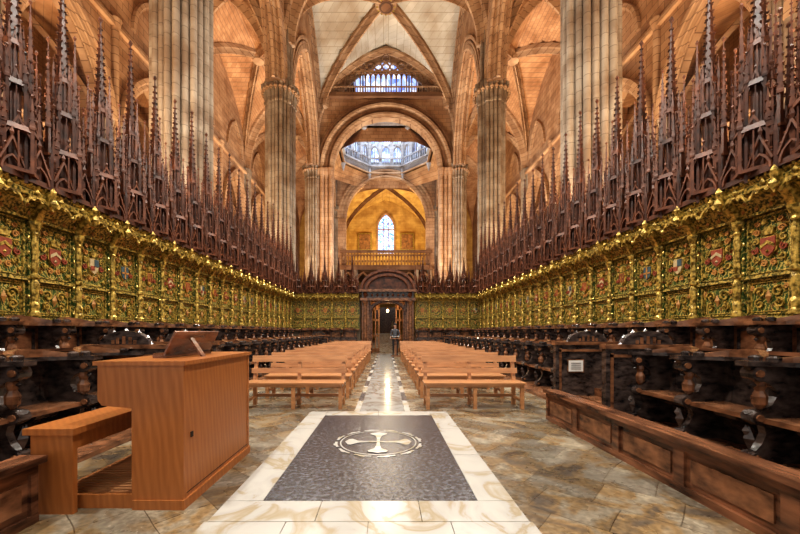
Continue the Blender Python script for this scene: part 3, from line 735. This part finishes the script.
sg_ = MB(); sg_.box(3.32, 3.58, 6.456, 6.464, .58, .78, 'sign'); sg_.box(3.30, 3.60, 6.464, 6.475, .56, .80, 'stallbrown')
for i in range(4): sg_.box(3.36, 3.54, 6.453, 6.456, .62 + i * .035, .63 + i * .035, 'dark')
sg_.obj('notice_sign')

# ------------------------------------------------------------------ choir door
d = MB(); XC = .1
for sx in (-1, 1):
    x = XC + sx * 1.3
    d.box(x - .2, x + .2, YE - .25, YE + .5, 0, 3.3, 'stallbrown'); d.box(x - .26, x + .26, YE - .32, YE + .5, 0, .4, 'stall')
    d.lathe(x, YE - .3, [(.14, .4), (.14, .5), (.09, .56), (.11, 1.4), (.08, 2.8), (.15, 3.0), (.16, 3.1)], 10, 'stallbrown')
    d.octa(x, YE - .3, 3.5, .12, 'spire2', .45)
    d.box(XC + sx * 1.05 - .04, XC + sx * 1.05 + .04, YE + .1, YE + 2.0, 0, 3.3, 'stallbrown')
    a, b_ = sorted((XC + sx * 1.0, XC + sx * .92)); d.box(a, b_, YE + .2, YE + 1.1, 0.02, 2.9, 'kneel')
    for (u0, u1) in ((.55, 1.0),):
        for z0, z1 in ((0, .25), (1.0, 1.1), (2.0, 2.1), (2.7, 3.1)):
            a, b_ = sorted((XC + sx * u0, XC + sx * u1)); d.box(a, b_, YE + 1.9, YE + 1.96, z0, z1, 'bench')
        for u in (u0, (u0 + u1) / 2, u1): d.box(XC + sx * u - .03, XC + sx * u + .03, YE + 1.9, YE + 1.96, 0, 3.1, 'bench')
d.box(XC - 1.6, XC + 1.6, YE - .4, YE + .5, 3.1, 3.25, 'stallbrown'); d.box(XC - 1.5, XC + 1.5, YE - .3, YE + .5, 3.25, 3.6, 'stall'); d.box(XC - 1.65, XC + 1.65, YE - .45, YE + .5, 3.6, 3.75, 'stallbrown')
for i in range(9): d.octa(XC - 1.2 + .3 * i, YE - .32, 3.42, .08, 'spire2', .1)
def seg(w, h, z): return [(XC + w * cos(pi * i / 16), z + h * sin(pi * i / 16)) for i in range(17)]
d.prism(seg(1.5, 1.05, 3.75), 'y', YE - .35, YE + 1.6, 'spire')
for w, h in ((1.5, 1.05), (1.2, .8)):
    d.sweep([(p[0], YE - .38, p[1]) for p in seg(w, h, 3.75)], ribprof(.08, .08), (0, 1, 0), 'spire2')
for i in range(9):
    a = pi * (i + .5) / 9; d.octa(XC + 1.53 * cos(a), YE - .3, 3.78 + 1.1 * sin(a), .07, 'spire2', .12)
d.box(XC - 1.05, XC + 1.05, YE + .1, YE + 2.0, 3.1, 3.25, 'stallbrown')
d.sweep([(XC + .98 * cos(a), YE + .05, 2.5 + .6 * sin(a)) for a in [pi * i / 12 for i in range(13)]], ribprof(.1, .1), (0, 1, 0), 'kneel')
d.lathe(XC, YE + 1.0, [(.01, 3.1), (.01, 2.75), (.08, 2.7), (.02, 2.68)], 8, 'gold'); d.lathe(XC, YE + 1.0, [(.03, 2.5), (.08, 2.56), (.08, 2.64), (.03, 2.69)], 10, 'added_lampglass')  # small hanging lamp, added to light the inside of the doorway
d.obj('choir_doorway')
al = MB(); al.box(-1.2, .9, 40, 41, 0, 1.0, 'marble'); al.box(-1.4, 1.1, 39.9, 41.1, 1.0, 1.12, 'marble')
for x in (-1.0, .7): al.lathe(x, 40.5, [(.12, 1.12), (.04, 1.2), (.04, 1.9), (.09, 1.95), (.03, 2.0), (.03, 2.5)], 8, 'gold')
al.obj('stone_altar')

# ------------------------------------------------------------------ benches
def bench(Lb):
    s = MB(); k = 'bench'
    for x in (.06, Lb / 2, Lb - .06):
        s.box(x - .03, x + .03, 0, .05, 0, .42, k)
        s.add([(x - .03, .40, 0), (x + .03, .40, 0), (x + .03, .46, 0), (x - .03, .46, 0), (x - .03, .40, .42), (x + .03, .40, .42), (x + .03, .46, .42), (x - .03, .46, .42),
               (x - .03, .50, .86), (x + .03, .50, .86), (x + .03, .54, .86), (x - .03, .54, .86)],
              [(0, 1, 5, 4), (1, 2, 6, 5), (2, 3, 7, 6), (3, 0, 4, 7), (4, 5, 9, 8), (5, 6, 10, 9), (6, 7, 11, 10), (7, 4, 8, 11), (8, 9, 10, 11)], k)
        s.box(x - .025, x + .025, .0, .44, .36, .42, k); s.box(x - .02, x + .02, .03, .42, .12, .16, k)
    for i in range(3): s.box(0, Lb, -.02 + i * .145, .115 + i * .145, .42, .445, k)
    s.box(0.03, Lb - .03, -.005, .01, .37, .42, k)
    def slat(z0, z1):
        y0, y1 = .40 + (z0 - .42) * .227, .40 + (z1 - .42) * .227
        s.add([(0, y0 - .025, z0), (Lb, y0 - .025, z0), (Lb, y1 - .025, z1), (0, y1 - .025, z1), (0, y0, z0), (Lb, y0, z0), (Lb, y1, z1), (0, y1, z1)],
              [(0, 1, 2, 3), (4, 5, 6, 7), (0, 1, 5, 4), (1, 2, 6, 5), (2, 3, 7, 6), (3, 0, 4, 7)], k)
    slat(.56, .65); slat(.76, .87)
    s.box(.06, Lb - .06, .42, .445, .14, .19, k)
    return s.mesh('bench_frame')
bm = bench(1.70)
for i in range(11):
    y = 5.95 + i * 1.02
    inst(bm, 'wooden_bench', (-2.40 + .02 * random.uniform(-1, 1), y, 0)); inst(bm, 'wooden_bench', (.66 + .02 * random.uniform(-1, 1), y, 0))

# ------------------------------------------------------------------ organ console
og = MB(); k = 'organ'
XR, XL, XK = -1.48, -2.11, -1.86
ya, yb = 2.60, 3.84
endp = [(XR, 0.04), (XR, 1.06), (XL, 1.06), (XL, .80), (XL + .03, .76), (XK, .74), (XK, .04)]
og.prism(endp, 'y', ya, ya + .04, k); og.prism(endp, 'y', yb - .04, yb, k)
og.box(XR - .03, XR - .006, ya + .04, yb - .04, .04, 1.06, k)
og.box(XR - .0061, XR - .002, ya + .04, yb - .04, .10, .104, 'dark')
og.box(XL - .02, XR + .02, ya - .02, yb + .02, 1.055, 1.085, k)
og.box(XR - .37, XR + .01, ya - .01, yb + .01, 0, .07, k)
og.box(XL, XL + .03, ya + .04, yb - .04, .78, .86, k)
og.box(XL + .02, XR - .03, ya + .04, yb - .04, .76, .79, k)
og.box(XK, XK + .02, ya + .04, yb - .04, .06, .76, k)
for j in range(2):
    og.box(XL + .04 + j * .14, XL + .18 + j * .14, ya + .12, yb - .12, .80 + j * .06, .83 + j * .06, 'sign')
og.box(-2.52, -1.86, ya + .02, ya + .05, 0, .10, k); og.box(-2.52, -1.86, yb - .05, yb - .02, 0, .10, k); og.box(-2.52, -2.48, ya + .02, yb - .02, 0, .09, k)
for i in range(22):
    y = ya + .08 + i * .05; og.box(-2.50, -1.86, y, y + .026, .05, .095, 'bench')
og.box(XR - .006, XR + .002, ya + .10, ya + .13, .50, .54, 'dark')
og.obj('organ_console')
md = MB()
def rot_board(x0, z0, x1, z1, th, y0, y1, k):
    v = Vector((x1 - x0, z1 - z0)); n_ = Vector((-v.y, v.x)).normalized() * th
    md.prism([(x0, z0), (x1, z1), (x1 + n_.x, z1 + n_.y), (x0 + n_.x, z0 + n_.y)], 'y', y0, y1, k)
rot_board(-1.80, 1.098, -1.70, 1.30, .015, 2.88, 3.62, 'kneel')
md.box(-1.89, -1.78, 2.88, 3.62, 1.0865, 1.105, 'kneel'); md.box(-1.89, -1.875, 2.88, 3.62, 1.105, 1.125, 'kneel')
rot_board(-1.60, 1.088, -1.71, 1.25, .015, 3.1, 3.16, 'kneel')
md.obj('music_desk')
ob = MB()
ob.box(-2.56, -2.20, 2.50, 3.86, .57, .615, k)
ob.box(-2.53, -2.23, 2.53, 2.57, 0, .57, k); ob.box(-2.53, -2.23, 3.80, 3.84, 0, .57, k)
ob.box(-2.53, -2.50, 2.57, 3.8, .38, .57, k); ob.box(-2.26, -2.23, 2.57, 3.8, .46, .57, k)
ob.obj('organ_bench')

# ------------------------------------------------------------------ person standing near the door
def person(loc, rz):
    root = empty('person_standing', loc); root.rotation_euler = (0, 0, rz)
    V = []; E = []; Rr = []
    def v(p, r, par=None):
        V.append(p); Rr.append(r)
        if par is not None: E.append((par, len(V) - 1))
        return len(V) - 1
    pel = v((0, 0, .95), .14); wa = v((0, 0, 1.1), .125, pel); ch = v((0, 0, 1.3), .145, wa); ne = v((0, 0, 1.46), .06, ch)
    he0 = v((0, .01, 1.54), .055, ne); he1 = v((0, .02, 1.61), .08, he0); he2 = v((0, .01, 1.69), .07, he1)
    nose = v((0, .105, 1.595), .014, he1)
    for s in (-1, 1):
        hip = v((s * .09, 0, .88), .095, pel); kn_ = v((s * .1, .02, .5), .06, hip); an = v((s * .1, -.01, .09), .04, kn_); v((s * .11, .15, .035), .035, an)
        sh = v((s * .17, 0, 1.4), .055, ch); el_ = v((s * .24, -.02, 1.12), .042, sh); wr = v((s * .17, .22, 1.08), .028, el_)
        pa_ = v((s * .16, .29, 1.07), .03, wr)
        for f in range(4):
            fa = v((s * (.135 + .018 * f), .34, 1.065), .009, pa_); v((s * (.135 + .018 * f), .375 - .004 * abs(f - 1.5), 1.05), .008, fa)
        v((s * .12, .31, 1.07), .01, pa_)
        v((s * .085, .01, 1.61), .018, he1)
    me = bpy.data.meshes.new('body'); me.from_pydata(V, E, []); o = bpy.data.objects.new('body', me); COL.objects.link(o); o.parent = root
    md_ = o.modifiers.new('skin', 'SKIN'); md_.use_smooth_shade = True
    for i, r in enumerate(Rr): me.skin_vertices[0].data[i].radius = (r, r * .8 if i < 3 else r)
    me.skin_vertices[0].data[0].use_root = True
    ss = o.modifiers.new('sub', 'SUBSURF'); ss.levels = 1; ss.render_levels = 2
    m, nt, b = new_mat('clothes_and_skin')
    tc = nt.nodes.new('ShaderNodeTexCoord'); sp = nt.nodes.new('ShaderNodeSeparateXYZ'); L(nt, tc.outputs['Object'], sp.inputs[0])
    dv = nt.nodes.new('ShaderNodeMath'); dv.operation = 'DIVIDE'; L(nt, sp.outputs[2], dv.inputs[0]); dv.inputs[1].default_value = 2
    r = ramp(nt, dv.outputs[0], [(0.0, (.01, .01, .01)), (.04, (.02, .022, .03)), (.47, (.08, .085, .10)), (.735, (.45, .25, .17))])
    r.node.color_ramp.interpolation = 'CONSTANT'
    L(nt, r, b.inputs['Base Color']); me.materials.append(m)
    M['hair'] = simple('hair', (.015, .01, .007), (.04, .025, .015), 30, .6)
    h = MB(); h.lathe(0, -.012, [(.088, 1.60), (.096, 1.66), (.09, 1.72), (.06, 1.765), (.01, 1.78)], 14, 'hair'); h.obj('hair', root, True)
    ey = MB()
    for s in (-1, 1): ey.octa(s * .032, .092, 1.625, .009, 'dark')
    ey.box(-.022, .022, .082, .09, 1.562, 1.568, 'red'); ey.obj('face_details', root)
person((.5, 19.5, 0), pi)
le = MB()
le.box(.24, .76, 18.5, 18.85, 0, .06, 'stallbrown'); le.box(.44, .56, 18.62, 18.74, .06, .95, 'stallbrown')
le.prism([(18.45, .92), (18.92, 1.02), (18.92, 1.05), (18.45, .95)], 'x', .22, .78, 'stallbrown'); le.box(.28, .72, 18.52, 18.86, 1.035, 1.045, 'sign')
le.obj('lectern')

# ------------------------------------------------------------------ lights
def area(name, loc, rot, sx, sy, power, col):
    l = bpy.data.lights.new(name, 'AREA'); l.shape = 'RECTANGLE'; l.size = sx; l.size_y = sy; l.energy = power; l.color = col
    o = bpy.data.objects.new(name, l); COL.objects.link(o); o.location = loc; o.rotation_euler = rot; return o
def spot(name, loc, tgt, power, col, ang=110, rad=.3, blend=.6):
    l = bpy.data.lights.new(name, 'SPOT'); l.energy = power; l.color = col; l.spot_size = radians(ang); l.spot_blend = blend; l.shadow_soft_size = rad
    o = bpy.data.objects.new(name, l); COL.objects.link(o); o.location = loc
    o.rotation_euler = (Vector(tgt) - Vector(loc)).to_track_quat('-Z', 'Y').to_euler(); return o
UP = (pi, 0, 0)
for sx in (-1, 1):
    for y in (-4.9, 6.5, 17.9, 29.3, 40.7):
        area('aisle_uplight', (sx * 9.6, y, 2.6), (pi, sx * 0.12, 0), 1.0, 3.0, 1750, (1, .70, .42))
    for y in (4, 10, 17):
        area('cornice_upfill', (sx * 6.35, y, 3.6), (pi, sx * -.35, 0), .4, 3.0, 330, (1, .86, .70))  # added fill behind the pinnacles, shining up at nave and pillars
    area('cornice_upfill', (sx * 5.8, 26.5, 3.6), (pi, 0, 0), .4, 3.0, 560, (1, .80, .58))
    for y in (0.8, 12.2):
        spot('choir_fill_spot', (sx * 5.5, y + .8, 16.0), (-sx * 4.7, y + 4, 2.0), 5300, (1, .94, .84), 96, .2)  # unseen spots added at capital height to light stalls and floor
    spot('choir_fill_spot', (sx * 5.5, 22.3, 16.0), (-sx * 3.5, 16, 1.5), 4400, (1, .94, .84), 90, .2)
area('nave_vault_fill', (0, 30, 4), UP, 3, 3, 2600, (.80, .90, 1))  # unseen upward area light added to brighten the vault webs
area('lantern_daylight', (0, 40.7, 33), (0, 0, 0), 4, 4, 3500, (.72, .84, 1))
area('loft_fill', (0, 51, 10.2), UP, 5, 3, 1900, (1, .74, .36))  # hidden light added behind the gallery to warm the west bay
area('choir_overhead_fill', (0, 4.0, 11), (0, 0, 0), 3, 3, 350, (1, .95, .88))  # added overhead fill out of view, no fixture hangs here
spot('nave_floor_fill', (0, 36.5, 15), (0, 27, 0), 3000, (1, .85, .65), 100, .3)  # added fill for the nave floor beyond the choir door
pl = bpy.data.lights.new('added_door_lamp', 'POINT'); pl.energy = 60; pl.color = (1, .72, .4); pl.shadow_soft_size = .06  # point light of the added doorway lamp
po = bpy.data.objects.new('added_door_lamp', pl); COL.objects.link(po); po.location = (XC, YE + 1.0, 2.42)

w = bpy.data.worlds.new('World'); scene.world = w; w.use_nodes = True
bg = w.node_tree.nodes['Background']; bg.inputs[0].default_value = (1, .97, .93, 1); bg.inputs[1].default_value = 1.15

cam = bpy.data.cameras.new('camera'); co = bpy.data.objects.new('camera', cam); COL.objects.link(co)
co.location = (0, 0, 1.3); co.rotation_euler = (pi / 2, 0, 0)
cam.lens = 16; cam.sensor_width = 36; cam.shift_x = 0.0175; cam.shift_y = 0.081; cam.clip_end = 300; cam.clip_start = .05
scene.camera = co
scene.view_settings.view_transform = 'Standard'
try: scene.view_settings.look = 'Medium High Contrast'
except Exception as e: print('look', e)
